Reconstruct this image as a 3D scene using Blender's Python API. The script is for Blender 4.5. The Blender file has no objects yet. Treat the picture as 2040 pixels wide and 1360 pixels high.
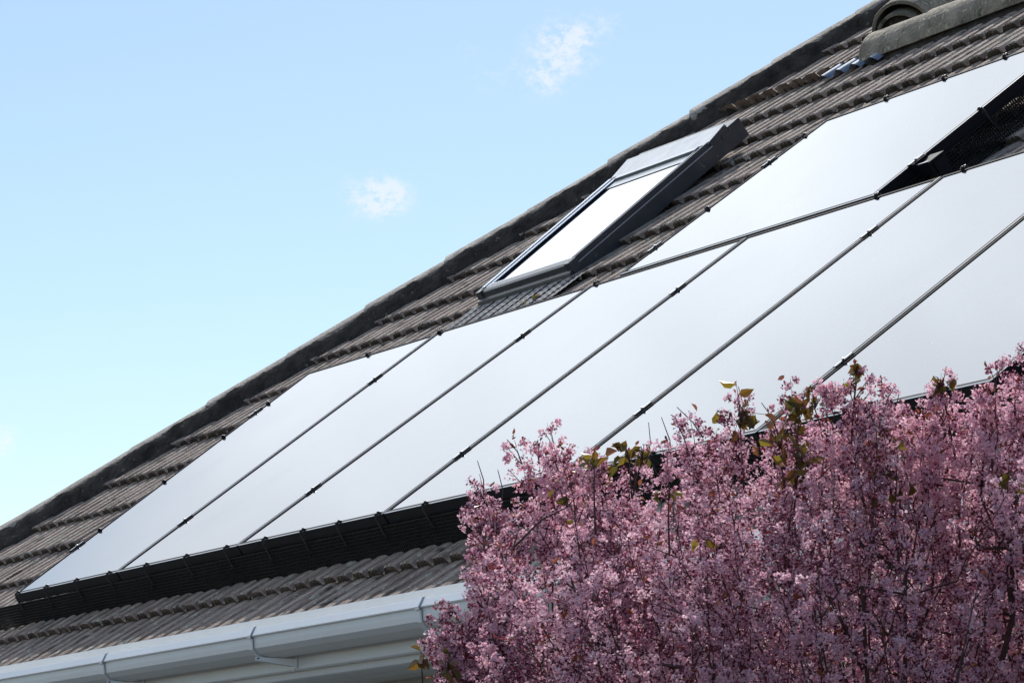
import bpy, math, random
import numpy as np
from mathutils import Vector, Matrix, noise

random.seed(7)
C = bpy.context.scene.collection
RP = 0.64094                      # roof pitch of the face with the panels
cr, sr = math.cos(RP), math.sin(RP)
GROUND = -2.86

def R(u, v, n=0.0):
    """point on the main roof face: u along the eave, v up the slope, n off the panel plane"""
    return Vector((u, v*cr - n*sr, v*sr + n*cr))

# ------------------------------------------------------------------ helpers
class MB:
    def __init__(s): s.v=[]; s.f=[]; s.m=[]; s.sm=[]
    def add(s, vs, fs, mi=0, smooth=False):
        b=len(s.v); s.v.extend([tuple(p) for p in vs])
        for f in fs:
            s.f.append(tuple(b+i for i in f)); s.m.append(mi); s.sm.append(smooth)
    def hexa(s, p, mi=0):
        """8 corners: bottom 0-3 counter-clockwise, top 4-7"""
        s.add(p, [(3,2,1,0),(4,5,6,7),(0,1,5,4),(1,2,6,5),(2,3,7,6),(3,0,4,7)], mi)
    def box_uvn(s, u0,u1,v0,v1,n0,n1, mi=0, fn=R):
        s.hexa([fn(u0,v0,n0),fn(u1,v0,n0),fn(u1,v1,n0),fn(u0,v1,n0),
                fn(u0,v0,n1),fn(u1,v0,n1),fn(u1,v1,n1),fn(u0,v1,n1)], mi)
    def bar(s, a, b, w, h, up=Vector((0,0,1)), mi=0):
        a=Vector(a); b=Vector(b); d=(b-a).normalized(); x=d.cross(up).normalized(); y=x.cross(d)
        p=[]
        for q in (a,b):
            p.append([q-x*w/2-y*h/2, q+x*w/2-y*h/2, q+x*w/2+y*h/2, q-x*w/2+y*h/2])
        A,B=p
        s.add(A+B, [(0,1,2,3),(7,6,5,4),(0,4,5,1),(1,5,6,2),(2,6,7,3),(3,7,4,0)], mi)
    def tube(s, pts, rads, k=6, mi=0, cap=True, smooth=True):
        pts=[Vector(p) for p in pts]; n=len(pts); vs=[]
        ref=Vector((0.31,0.17,0.93))
        for i,p in enumerate(pts):
            d=(pts[min(i+1,n-1)]-pts[max(i-1,0)]).normalized()
            x=d.cross(ref)
            if x.length<1e-3: x=d.cross(Vector((1,0,0)))
            x.normalize(); y=d.cross(x)
            for j in range(k):
                a=2*math.pi*j/k
                vs.append(p+(x*math.cos(a)+y*math.sin(a))*rads[i])
        fs=[(i*k+j, i*k+(j+1)%k, (i+1)*k+(j+1)%k, (i+1)*k+j) for i in range(n-1) for j in range(k)]
        if cap: fs += [tuple(range(k-1,-1,-1)), tuple((n-1)*k+j for j in range(k))]
        s.add(vs, fs, mi, smooth)
    def grid(s, rows, mi=0, smooth=False):
        w=len(rows[0]); vs=[p for r in rows for p in r]
        fs=[(i*w+j, i*w+j+1, (i+1)*w+j+1, (i+1)*w+j) for i in range(len(rows)-1) for j in range(w-1)]
        s.add(vs, fs, mi, smooth)
    def build(s, name, mats, parent=None):
        me=bpy.data.meshes.new(name); me.from_pydata(s.v, [], s.f)
        if not isinstance(mats,(list,tuple)): mats=[mats]
        for m in mats: me.materials.append(m)
        me.polygons.foreach_set('material_index', s.m)
        me.polygons.foreach_set('use_smooth', s.sm)
        me.update()
        o=bpy.data.objects.new(name, me); C.objects.link(o)
        if parent: o.parent=parent; o.matrix_parent_inverse = Matrix.Translation(-world_loc(parent))
        return o

def world_loc(o):
    p=Vector(o.location)
    return p

def empty(name, loc):
    o=bpy.data.objects.new(name, None); o.location=loc; o.empty_display_size=.2; C.objects.link(o); return o
def tag(o, label=None, cat=None, group=None, kind=None):
    if label: o['label']=label
    if cat: o['category']=cat
    if group: o['group']=group
    if kind: o['kind']=kind
    return o

# ------------------------------------------------------------------ materials
def mat(name, col, rough=.6, metal=0., spec=.5, ior=1.5, coat=0.):
    m=bpy.data.materials.new(name); m.use_nodes=True
    b=m.node_tree.nodes['Principled BSDF']
    b.inputs['Base Color'].default_value=(*col,1); b.inputs['Roughness'].default_value=rough
    b.inputs['Metallic'].default_value=metal; b.inputs['IOR'].default_value=ior
    b.inputs['Specular IOR Level'].default_value=spec; b.inputs['Coat Weight'].default_value=coat
    return m
def noisy(m, c1, c2, scale=8, detail=6, stretch=(1,1,1), bump=0., bscale=60, lo=.35, hi=.65, spots=None):
    nt=m.node_tree; N=nt.nodes; L=nt.links; b=N['Principled BSDF']
    tc=N.new('ShaderNodeTexCoord'); mp=N.new('ShaderNodeMapping'); mp.inputs['Scale'].default_value=stretch
    L.new(tc.outputs['Object'], mp.inputs['Vector'])
    n=N.new('ShaderNodeTexNoise'); n.inputs['Scale'].default_value=scale; n.inputs['Detail'].default_value=detail
    n.inputs['Roughness'].default_value=.65
    L.new(mp.outputs[0], n.inputs['Vector'])
    r=N.new('ShaderNodeValToRGB'); r.color_ramp.elements[0].position=lo; r.color_ramp.elements[1].position=hi
    r.color_ramp.elements[0].color=(*c1,1); r.color_ramp.elements[1].color=(*c2,1)
    L.new(n.outputs['Fac'], r.inputs['Fac'])
    out=r.outputs['Color']
    for (sc,th,w,col) in (spots or []):
        n2=N.new('ShaderNodeTexNoise'); n2.inputs['Scale'].default_value=sc; n2.inputs['Detail'].default_value=4
        L.new(tc.outputs['Object'], n2.inputs['Vector'])
        mr=N.new('ShaderNodeMapRange'); mr.inputs['From Min'].default_value=th; mr.inputs['From Max'].default_value=th+w
        L.new(n2.outputs['Fac'], mr.inputs['Value'])
        mx=N.new('ShaderNodeMix'); mx.data_type='RGBA'
        L.new(mr.outputs[0], mx.inputs['Factor']); L.new(out, mx.inputs['A']); mx.inputs['B'].default_value=(*col,1)
        out=mx.outputs['Result']
    L.new(out, b.inputs['Base Color'])
    if bump:
        n3=N.new('ShaderNodeTexNoise'); n3.inputs['Scale'].default_value=bscale; n3.inputs['Detail'].default_value=5
        L.new(tc.outputs['Object'], n3.inputs['Vector'])
        bp=N.new('ShaderNodeBump'); bp.inputs['Strength'].default_value=bump; bp.inputs['Distance'].default_value=.01
        L.new(n3.outputs['Fac'], bp.inputs['Height']); L.new(bp.outputs[0], b.inputs['Normal'])
    return m

M={}
M['tile']=noisy(mat('roof_tile_concrete',(.2,.17,.15),.92), (.135,.098,.078),(.45,.345,.285), 5, 8, (6,1.2,1.2), .6, 90,
                spots=[(28,.60,.05,(.40,.38,.31)),(11,.62,.06,(.07,.062,.052)),(60,.66,.03,(.45,.43,.36))])
M['moss_shade_nose']=noisy(mat('mossy_shaded_tile_edge',(.08,.07,.06),.95), (.042,.031,.023),(.115,.086,.064), 16, 8, (1,1,1), .7, 90,spots=[(34,.62,.05,(.20,.19,.14))])  # mossy tile fronts, with the shade of each step also darkened into the colour
M['ridge']=noisy(mat('ridge_tile_concrete',(.25,.22,.19),.93), (.13,.105,.088),(.42,.37,.33), 9, 8, (1,1,1), .7, 70,
                spots=[(40,.60,.05,(.42,.40,.28)),(16,.60,.06,(.10,.09,.075))])
M['ridge2']=noisy(mat('ridge_tile_warm',(.25,.2,.17),.93), (.13,.112,.086),(.32,.275,.215), 7, 8, (1,1,1), .9, 70,
                spots=[(45,.60,.05,(.42,.38,.27)),(16,.62,.06,(.09,.08,.065))])
M['mortar']=noisy(mat('mortar',(.1,.1,.09),.97), (.022,.017,.014),(.070,.056,.045), 14, 8, (1,1,1), 1., 45,
                spots=[(30,.66,.04,(.15,.14,.10))])
M['glass']=mat('panel_glass',(.012,.014,.022),.045,0,.5,1.52,0.)
def glass_dust(m):
    nt=m.node_tree; N=nt.nodes; L=nt.links; b=N['Principled BSDF']
    tc=N.new('ShaderNodeTexCoord'); n=N.new('ShaderNodeTexNoise'); n.inputs['Scale'].default_value=2.2; n.inputs['Detail'].default_value=7
    L.new(tc.outputs['Object'],n.inputs['Vector'])
    r=N.new('ShaderNodeMapRange'); r.inputs['From Min'].default_value=.3; r.inputs['From Max'].default_value=.75; r.inputs['To Min'].default_value=.03; r.inputs['To Max'].default_value=.12
    L.new(n.outputs['Fac'],r.inputs['Value']); L.new(r.outputs[0],b.inputs['Roughness'])
    n2=N.new('ShaderNodeTexNoise'); n2.inputs['Scale'].default_value=55; n2.inputs['Detail'].default_value=2; L.new(tc.outputs['Object'],n2.inputs['Vector'])
    r2=N.new('ShaderNodeMapRange'); r2.inputs['From Min'].default_value=.74; r2.inputs['From Max'].default_value=.78; L.new(n2.outputs['Fac'],r2.inputs['Value'])
    mx=N.new('ShaderNodeMix'); mx.data_type='RGBA'; L.new(r2.outputs[0],mx.inputs['Factor']); mx.inputs['A'].default_value=(.014,.016,.024,1); mx.inputs['B'].default_value=(.25,.24,.22,1)
    L.new(mx.outputs['Result'],b.inputs['Base Color'])
glass_dust(M['glass'])
M['cell_edge']=mat('panel_frame_black',(.010,.010,.013),.75,0.,.08)
M['frame_lip']=mat('panel_frame_lip',(.24,.25,.27),.4,.8)
M['black_alu']=mat('black_anodised_side',(.008,.009,.013),.6,.0,.15)
M['steel']=mat('clamp_steel',(.6,.6,.6),.3,1.)
M['wire']=mat('mesh_wire_black',(.010,.010,.011),.6,0.,.2)
M['rail']=mat('rail_aluminium',(.55,.56,.58),.4,1.)
M['clipblack']=mat('clip_black_plastic',(.012,.012,.014),.5)
M['upvc']=noisy(mat('white_upvc',(.78,.79,.8),.35), (.76,.76,.76),(.84,.84,.845), 3, 6, (1,1,1), .03, 30, .3,.75)
M['wall']=noisy(mat('painted_render',(.6,.6,.56),.85), (.52,.52,.49),(.63,.63,.6), 4, 6, (1,1,1), .4, 80)
M['sky_flash']=noisy(mat('skylight_grey_cladding',(.05,.052,.058),.4), (.040,.041,.046),(.062,.064,.07), 9, 5, (1,1,1), .04, 60, spots=[(22,.68,.03,(.15,.15,.13))])
M['sky_lid']=noisy(mat('skylight_lid_metal',(.32,.33,.34),.35,.3), (.30,.31,.32),(.42,.43,.44), 16, 6, (1,1,1), .04, 60)
M['sky_frame']=mat('skylight_inner_frame',(.48,.51,.58),.35,.4)
M['sky_glass']=mat('skylight_glass',(.02,.022,.025),.02,0,.5,1.9,.6)
M['lichen']=noisy(mat('yellow_lichen',(.35,.22,.04),.95),(.28,.16,.03),(.5,.36,.1),60,4,(1,1,1),1.,120)
M['lead']=noisy(mat('blue_grey_lead',(.3,.36,.45),.5,.2),(.13,.17,.23),(.24,.29,.37),30,4)
M['grass']=noisy(mat('lawn',(.06,.10,.03),.95),(.030,.028,.022),(.06,.055,.045),3,8,(1,1,1),.8,40)
M['bark']=noisy(mat('shrub_bark',(.05,.03,.028),.9),(.05,.026,.024),(.13,.075,.065),20,6,(1,1,1),.6,80)

def leafmat(name, trans=.45, rough=.6):
    m=bpy.data.materials.new(name); m.use_nodes=True; nt=m.node_tree; N=nt.nodes; L=nt.links
    b=N['Principled BSDF']; b.inputs['Roughness'].default_value=rough
    a=N.new('ShaderNodeAttribute'); a.attribute_name='tint'
    L.new(a.outputs['Color'], b.inputs['Base Color'])
    t=N.new('ShaderNodeBsdfTranslucent'); L.new(a.outputs['Color'], t.inputs['Color'])
    mx=N.new('ShaderNodeMixShader'); mx.inputs[0].default_value=trans
    L.new(b.outputs[0], mx.inputs[1]); L.new(t.outputs[0], mx.inputs[2])
    L.new(mx.outputs[0], N['Material Output'].inputs['Surface'])
    return m
M['petal']=leafmat('pink_petals',.40,.7)
M['leaf']=leafmat('leaves',.45,.45)

# ------------------------------------------------------------------ ground
mb=MB(); S=400
mb.add([(-S,-S,GROUND),(S,-S,GROUND),(S,S,GROUND),(-S,S,GROUND)],[(0,1,2,3)])
tag(mb.build('ground',M['grass']),kind='structure')

# ------------------------------------------------------------------ house
house=empty('house',(1.5,3.5,GROUND))
tag(house,'bungalow with brown ribbed concrete tiled hipped roof and white gutter','house')

TN=-0.12          # height of the rib tops relative to the panel plane
TW=.345
def profile(fine=True):
    P=[]
    for k in range(3):
        o=k*.115
        if fine:
            P += [(o+.000,-.020),(o+.018,-.021),(o+.030,-.002),(o+.036,0),(o+.050,.0015),(o+.0545,-.0085),(o+.059,.0015),
                  (o+.075,.002),(o+.079,-.008),(o+.083,.002),(o+.098,0),(o+.105,-.004),(o+.1135,-.019)]
        else:
            P += [(o+.0,-.02),(o+.03,-.001),(o+.10,0),(o+.1135,-.019)]
    return P
PF=profile(); PC=profile(False)

def tile_face(mb, fn, vs, bounds, prof, umin, umax, vtop):
    """courses of tiles laid on fn(u,v,n); vs = nose positions from eave to top; bounds(v)->(lo,hi)"""
    for k,v0 in enumerate(vs):
        v1 = vs[k+1] if k+1<len(vs) else vtop
        lo,hi = bounds(v0); lo2,hi2=bounds(v1)
        a=max(umin,min(lo,lo2)-.1); b=min(umax,max(hi,hi2)+.1)
        i0=math.floor(a/TW); i1=math.ceil(b/TW)
        for i in range(i0,i1):
            u0=i*TW; rj=random.Random(i*131+k*17)
            dv=rj.uniform(-.005,.005); dn=rj.uniform(-.002,.0025); tw=rj.uniform(-.002,.002)
            rows=[]
            nose=v0+dv; top=v1+.03
            for (vv,dd,sc) in ((nose+.006,-.031,1.),(nose+.001,-.012,1.),(nose+.0015,-.004,1.),(nose+.008,0.,1.),
                            ((nose+top)/2,-.014,1.),(top,-.029,1.)):
                rows.append([fn(u0+pu+.0005, vv+rj.uniform(-.0012,.0012)*(dd==-.012), TN+ph*sc+dd+dn+tw*(pu/TW)) for pu,ph in prof]
                            +[fn(u0+TW-.0025, vv, TN-.016+dd+dn)])
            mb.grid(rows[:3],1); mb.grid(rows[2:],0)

TM=[M['tile'],M['moss_shade_nose']]
V=[-.42,-.13,.14,.44,.73,1.04,1.37,1.68,2.0,2.30,2.58,2.90,3.21,3.47,3.78,4.11,4.50,4.82,5.13]
hipc=lambda v: -2.56+.77*(v-.93)       # centre line of the left hip on the main face
APV=5.157; APU=hipc(APV)
hip2=lambda v: APU+.77*(APV-v)         # right hip of the tall part
RV=4.13                                 # height of the wing ridge along the slope
UE=10.2
def main_bounds(v):
    return (hipc(v), UE if v<RV-.02 else hip2(v)-.0)
mb=MB()
Vlow=[v for v in V if v<4.05]
tile_face(mb,R,Vlow,lambda v:(hipc(v),UE),PF,-99,UE,4.11)
def clip(o, planes):
    import bmesh
    bm=bmesh.new(); bm.from_mesh(o.data)
    for co,no in planes:
        g=bm.verts[:]+bm.edges[:]+bm.faces[:]
        bmesh.ops.bisect_plane(bm,geom=g,plane_co=co,plane_no=no,clear_outer=True)
    bm.to_mesh(o.data); bm.free()
NRM=Vector((0,-sr,cr))
A=R(hipc(-.5),-.5,TN); B=R(APU,APV,TN)
hd=(B-A).normalized()
left_out=hd.cross(NRM)
if left_out.x>0: left_out=-left_out
low_mesh=mb
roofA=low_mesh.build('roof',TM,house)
clip(roofA,[(A,left_out)])
# upper courses of the tall part, cut by both hips
mb=MB()
tile_face(mb,R,[v for v in V if v>=4.05],lambda v:(hipc(v),hip2(v)),PF,-99,99,APV)
H2a=R(hip2(-.5),-.5,TN); h2d=(B-H2a).normalized(); right_out=h2d.cross(NRM)
if right_out.x<0: right_out=-right_out
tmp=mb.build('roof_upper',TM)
clip(tmp,[(A,left_out),(H2a,right_out)])
# other faces: left, back and right of the tall part, back and end of the wing
def face_fn(o, ud, vd):
    nn=ud.cross(vd).normalized()
    return lambda u,v,n: o+ud*u+vd*v+nn*(n-TN)
Lc=R(hipc(-.42),-.42,TN); Rc=R(hip2(-.42),-.42,TN); ap=Vector(B)
back_y=2*ap.y-Lc.y
Bl=Vector((Lc.x,back_y,Lc.z)); Br=Vector((Rc.x,back_y,Rc.z))
def tri_face(name,a,b,apex):
    ud=(b-a).normalized(); L=(b-a).length
    foot=a+ud*((apex-a).dot(ud)); vd=(apex-foot); H=vd.length; vd.normalize()
    if ud.cross(vd).z<0: raise ValueError
    fn=face_fn(a,ud,vd); fu=(apex-a).dot(ud)
    m=MB(); vs=[i*.315 for i in range(int(H/.315)+1)]
    tile_face(m,fn,vs,lambda v:(fu*v/H, L-(L-fu)*v/H),PC,-99,99,H)
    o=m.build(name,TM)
    nn=ud.cross(vd)
    d1=(apex-a).normalized(); o1=d1.cross(nn); 
    if o1.dot(ud)>0:o1=-o1
    d2=(apex-b).normalized(); o2=d2.cross(nn)
    if o2.dot(ud)<0:o2=-o2
    clip(o,[(a,o1),(b,o2)]); return o
others=[tri_face('t1',Bl,Lc,ap), tri_face('t2',Br,Bl,ap), tri_face('t3',Rc,Br,ap)]
# wing back slope
rg=R(0,RV,TN); wy=2*rg.y-Lc.y
fnb=face_fn(Vector((UE,wy,Lc.z)),Vector((-1,0,0)),Vector((0,-cr,sr)))
m=MB(); H=RV+.42
tile_face(m,fnb,[i*.315 for i in range(int(H/.315)+1)],lambda v:(0,UE-hip2(RV)+1.4),PC,0,99,H)
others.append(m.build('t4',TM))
# join everything into the one roof mesh
def merge(dst, srcs):
    import bmesh
    bm=bmesh.new(); bm.from_mesh(dst.data)
    for s_ in srcs: bm.from_mesh(s_.data)
    bm.to_mesh(dst.data); bm.free()
    for s_ in srcs: bpy.data.objects.remove(s_)
merge(roofA,[tmp]+others)
# dark underlay so that nothing shows through between tiles
mb=MB()
ul=TN-.075
mb.add([R(hipc(-.42)+.05,-.40,ul),R(UE,-.40,ul),R(UE,RV,ul),R(hip2(RV),RV,ul),R(APU,APV-.05,ul),],[(0,1,2,3,4)])
ux=Vector((0,0,-.08))
mb.add([Lc+ux,Bl+ux,Br+ux,Rc+ux,ap+ux],[(1,0,4),(2,1,4),(3,2,4)])
mb.add([Vector((UE,wy,Lc.z))+ux,Vector((Rc.x-2,wy,Lc.z))+ux,Vector((Rc.x-2,rg.y,rg.z))+ux,Vector((UE,rg.y,rg.z))+ux],[(0,1,2,3)])
mb.build('underlay',mat('roofing_felt',(.015,.015,.015),.95),house)

# half round hip and ridge tiles
def half_tube(mb, p0, p1, r0, r1, up, th=.014, arc=200, k=22, mi=0, sink=0., flat=1.):
    d=(p1-p0).normalized(); x=d.cross(up).normalized(); y=x.cross(d)
    def ring(p,r):
        o=[]
        for j in range(k+1):
            a=math.radians(90-arc/2+arc*j/k)
            o.append(p+x*math.cos(a)*r+y*((math.sin(a) if flat==1. else (1-abs(math.cos(a))**4)*(1 if math.sin(a)>0 else -1)*flat)*r-sink))
        return o
    o0=ring(p0,r0); o1=ring(p1,r1); i0=ring(p0,r0-th); i1=ring(p1,r1-th)
    b=ring(p0+d*.004,r0+.0015)
    mb.grid([o0,b,o1],mi,True); mb.grid([i1,i0],mi,True); mb.grid([i0,o0],mi); mb.grid([o1,i1],mi)
    mb.grid([[o0[0],i0[0]],[o1[0],i1[0]]],mi); mb.grid([[i0[-1],o0[-1]],[i1[-1],o1[-1]]],mi)
def line_tiles(a, b, r, up, step=.43, jit=.006, seed=1, name='hip_tile', sink=0., parent=None, lift=.012, flat=1., mt='ridge'):
    L=(b-a).length; d=(b-a)/L; n=max(1,int(round(L/step))); st=L/n; rr=random.Random(seed); out=[]
    for i in range(n):
        j=Vector((rr.uniform(-jit,jit),rr.uniform(-jit,jit),rr.uniform(-jit,jit)))
        k=Vector((rr.uniform(-jit,jit),rr.uniform(-jit,jit),rr.uniform(-jit,jit)))
        m=MB()
        half_tube(m, a+d*(i*st-.03)+j+up*lift, a+d*((i+1)*st+.03)+k, r*1.005, r*.965, up, sink=sink, flat=flat)
        o=m.build(name,M[mt],house if parent is None else parent); out.append(o)
    return out
hipup=(NRM+Vector((-sr,0,cr))).normalized()
hipup2=(NRM+Vector((sr,0,cr))).normalized()
U=Vector((1,0,0)); ha=R(hipc(-.5),-.5,TN-.035); hb=R(APU,APV,TN-.035)
line_tiles(ha-U*.03,hb,.146,NRM,.45,.004,3,lift=.003,flat=.60)
h2start=R(hip2(4.33)-.05,4.30,TN-.01)
line_tiles(h2start,hb,.135,hipup2,.34,.004,5,lift=.015,mt='ridge2')
m=MB(); h2n=(hb-h2start).normalized()
half_tube(m,h2start-h2n*.055,h2start+h2n*.3,.108,.10,hipup2,th=.012); m.build('hip_tile',M['ridge2'],house)
ra=R(hip2(RV)-.32,RV,TN-.045); ra=R(1.32,RV,TN-.05); rb=R(UE,RV,TN-.05)
line_tiles(ra,rb,.130,Vector((0,0,1)),.45,.002,9,name='ridge_tile',lift=.0,mt='ridge2')
for q,(a_,b_) in enumerate(((Vector(Bl),ap),(Vector(Br),ap))):
    line_tiles(a_,b_,.108,Vector((0,0,1)),.45,.004,20+q)

# mortar beds: lumpy strips under the hip tiles and round the junction
def mortar_strip(a,b,side,nrm,w=.055,h=.06,seed=0,off=.07,parent=house,rough=.012):
    m=MB(); L=(b-a).length; d=(b-a)/L; n=int(L/.022); rows=[]
    for i in range(n+1):
        p=a+d*(L*i/n); row=[]
        for j,(s_,t_) in enumerate(((off-.04,h+.01),(off-.005,h*1.0),(off+.015,h*.72),(off+w*.45,h*.38),(off+w*.75,h*.12),(off+w,-.03))):
            q=p+side*s_+nrm*t_
            f=noise.noise(q*9+Vector((seed,0,0)))*rough*1.6+noise.noise(q*34+Vector((0,seed,0)))*rough
            row.append(q+(side*.7+nrm*.7)*f)
        rows.append(row)
    m.grid(rows,0,True)
    return m.build('mortar_bed',M['mortar'],parent)
sd=-left_out
mortar_strip(R(hipc(-.45),-.45,TN-.02)-U*.03,R(APU,APV,TN-.02),sd,NRM,.085,.062,1,off=.122,rough=.011)
sd2=-right_out
mortar_strip(R(hip2(4.42),4.42,TN-.02),R(APU,APV,TN-.02),sd2,NRM,.04,.05,4,off=.08)
m=MB(); ux_=h2n.cross(hipup2).normalized(); uy_=ux_.cross(h2n); cps=[]
for rr_ in (.0,.04,.075,.105):
    cps.append([h2start-h2n*(.040-.25*rr_**1.2)+(ux_*math.cos(a_)+uy_*math.sin(a_))*rr_+h2n*noise.noise(Vector((math.cos(a_)*3,math.sin(a_)*3,rr_*40)))*.010 for a_ in [math.radians(-20+220*i/24) for i in range(25)]])
m.grid(cps,0,True); m.build('mortar_bed',M['mortar'],house)
# wing ridge bed, the filled end of the ridge and the pointed end under the hip tile
mb=MB(); rows=[]
for i in range(24):
    a=math.radians(-30+240*i/23); rows.append(a)
ctr=ra+Vector((-.012,0,.0)); nseg=10
ringo=[]
disc=[ctr+Vector((-.01,0,.01))]
for rr_ in (.05,.095,.124):
    disc += [ctr+Vector(((-.012+.02*(rr_/.124)**2)+noise.noise(Vector((a,rr_*30,2)))*.008, math.cos(a)*rr_, math.sin(a)*rr_)) for a in rows]
fs=[(0,1+i,2+i) for i in range(23)]
for t in range(2): fs += [(1+t*24+i,1+(t+1)*24+i,2+(t+1)*24+i,2+t*24+i) for i in range(23)]
mb.add(disc,fs,0,True)
mb.build('mortar_bed',M['mortar'],house)
def lump(name,c,ax,mat_,parent,seed=0,amp=.25,k=14):
    m=MB(); rows=[]
    for i in range(k+1):
        th=math.pi*i/k; row=[]
        for j in range(2*k+1):
            ph=2*math.pi*(j%(2*k))/(2*k)
            d=Vector((math.sin(th)*math.cos(ph),math.sin(th)*math.sin(ph),math.cos(th)))
            f=1+amp*noise.noise(d*2.2+Vector((seed,seed,0)))+amp*.5*noise.noise(d*6+Vector((seed,0,seed)))
            row.append(c+ax[0]*d.x*f+ax[1]*d.y*f+ax[2]*d.z*f)
        rows.append(row)
    m.grid(rows,0,True); return m.build(name,mat_,parent)
U=Vector((1,0,0)); Vd=Vector((0,cr,sr))
lump('mortar_bed',R(1.26,4.17,TN-.03),(U*.11,Vd*.11,NRM*.085),M['mortar'],house,3,.15)
lump('mortar_bed',h2start+h2n*.06-hipup2*.02,(U*.085,Vd*.085,NRM*.095),M['mortar'],house,8,.12)
rs=[]
for i in range(int((UE-1.3)/.03)):
    u=1.3+i*.03; q=R(u,RV-.095,TN)
    f=noise.noise(Vector((u*12,0,0)))*.008
    rs.append([R(u,RV-.085,TN+.02),R(u,RV-.10+f,TN+.0),R(u,RV-.125+f,TN-.02)])
mb=MB(); mb.grid(rs,0,True); mb.build('mortar_bed',M['mortar'],house)
# blue grey flashing lumps peeping out from under the course below the ridge end
for k_,(u,v,w) in enumerate(((1.02,4.095,.08),(1.13,4.10,.085),(1.245,4.10,.09),(1.38,4.10,.085))):
    m=MB(); rows=[]
    for i in range(7):
        t=i/6; rows.append([R(u+t*w, v-.125+.13*s_, TN-.006+.026*math.sin(math.pi*t)*(1-.3*s_)+.004) for s_ in (0,.25,.5,.75,1)])
    m.grid(rows,0,True); m.build('lead_flashing',M['lead'],house)
# bits of lichen and moss
for (u,v,s_,mm) in ((2.20,4.19,.022,'lichen'),(2.27,4.20,.018,'lichen'),(1.12,2.165,.02,'lichen'),(1.07,2.13,.016,'lichen')):
    lump('lichen',R(u,v,TN+.0 if v<4 else TN+.05),(U*s_,Vd*s_,NRM*s_*.6),M[mm],house,u,.5,8)

# walls, soffit, fascia, gutter
def gz(x): return -.397+.0046*x
mb=MB()
wy0=.02; wz=-.47
mb.hexa([(hipc(-.42)+.45,wy0,GROUND),(UE-.2,wy0,GROUND),(UE-.2,wy-.45,GROUND),(hipc(-.42)+.45,wy-.45,GROUND),
         (hipc(-.42)+.45,wy0,wz),(UE-.2,wy0,wz),(UE-.2,wy-.45,wz),(hipc(-.42)+.45,wy-.45,wz)])
mb.hexa([(hipc(-.42)+.45,wy-.46,GROUND),(Rc.x-.45,wy-.46,GROUND),(Rc.x-.45,back_y-.45,GROUND),(hipc(-.42)+.45,back_y-.45,GROUND),
         (hipc(-.42)+.45,wy-.46,wz),(Rc.x-.45,wy-.46,wz),(Rc.x-.45,back_y-.45,wz),(hipc(-.42)+.45,back_y-.45,wz)])
# gable end of the wing
mb.add([(UE-.2,Lc.y+.3,wz),(UE-.2,wy-.3,wz),(UE-.2,rg.y,rg.z-.1)],[(0,1,2)])
mb.build('wall',M['wall'],house)
xs0=hipc(-.42)-.05; 
mb=MB()
FY=-.335
def prism_x(mb, x0,x1, prof, zf, n=2, mi=0, smooth=False, closed=False):
    rows=[]
    for i in range(n+1):
        x=x0+(x1-x0)*i/n; rows.append([Vector((x,y,zf(x)+z)) for y,z in prof])
    mb.grid([list(r) for r in zip(*rows)],mi,smooth)
prism_x(mb,xs0,UE,[(FY+.02,.05),(FY,.05),(FY,-.125),(FY+.004,-.130),(FY+.022,-.130),(FY+.022,.05)],gz)
mb.build('fascia',M['upvc'],house)
mb=MB()
prism_x(mb,xs0,UE,[(FY+.022,-.122),(FY+.026,-.150),(FY+.032,-.154),(FY+.045,-.154),(FY+.047,-.146)],gz)
for i in range(3):
    y0=FY+.052+i*.1
    prism_x(mb,xs0,UE,[(y0,-.140),(y0,-.150),(y0+.095,-.150),(y0+.095,-.140)],gz)
prism_x(mb,xs0,UE,[(FY+.03,-.135),(wy0,-.135)],gz)
mb.build('soffit',M['upvc'],house)
gut=MB()
gp=[(-.345,.012),(-.345,-.075),(-.352,-.083),(-.375,-.090),(-.405,-.087),(-.430,-.076),(-.4445,-.060),(-.4465,-.044),(-.4475,-.0245),
    (-.4535,-.0235),(-.4545,-.020),(-.443,.0035),(-.439,.0045),(-.4365,.001),(-.439,-.02),(-.437,-.055),(-.41,-.078),(-.37,-.082),(-.351,-.07),(-.349,.012),(-.345,.012)]
prism_x(gut,xs0-.1,UE+.05,gp,gz,n=8)
gut.add([(xs0-.1,y,gz(xs0)+z) for y,z in gp[:9]],[tuple(range(9))])
gutter=gut.build('gutter',M['upvc'],house)
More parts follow.
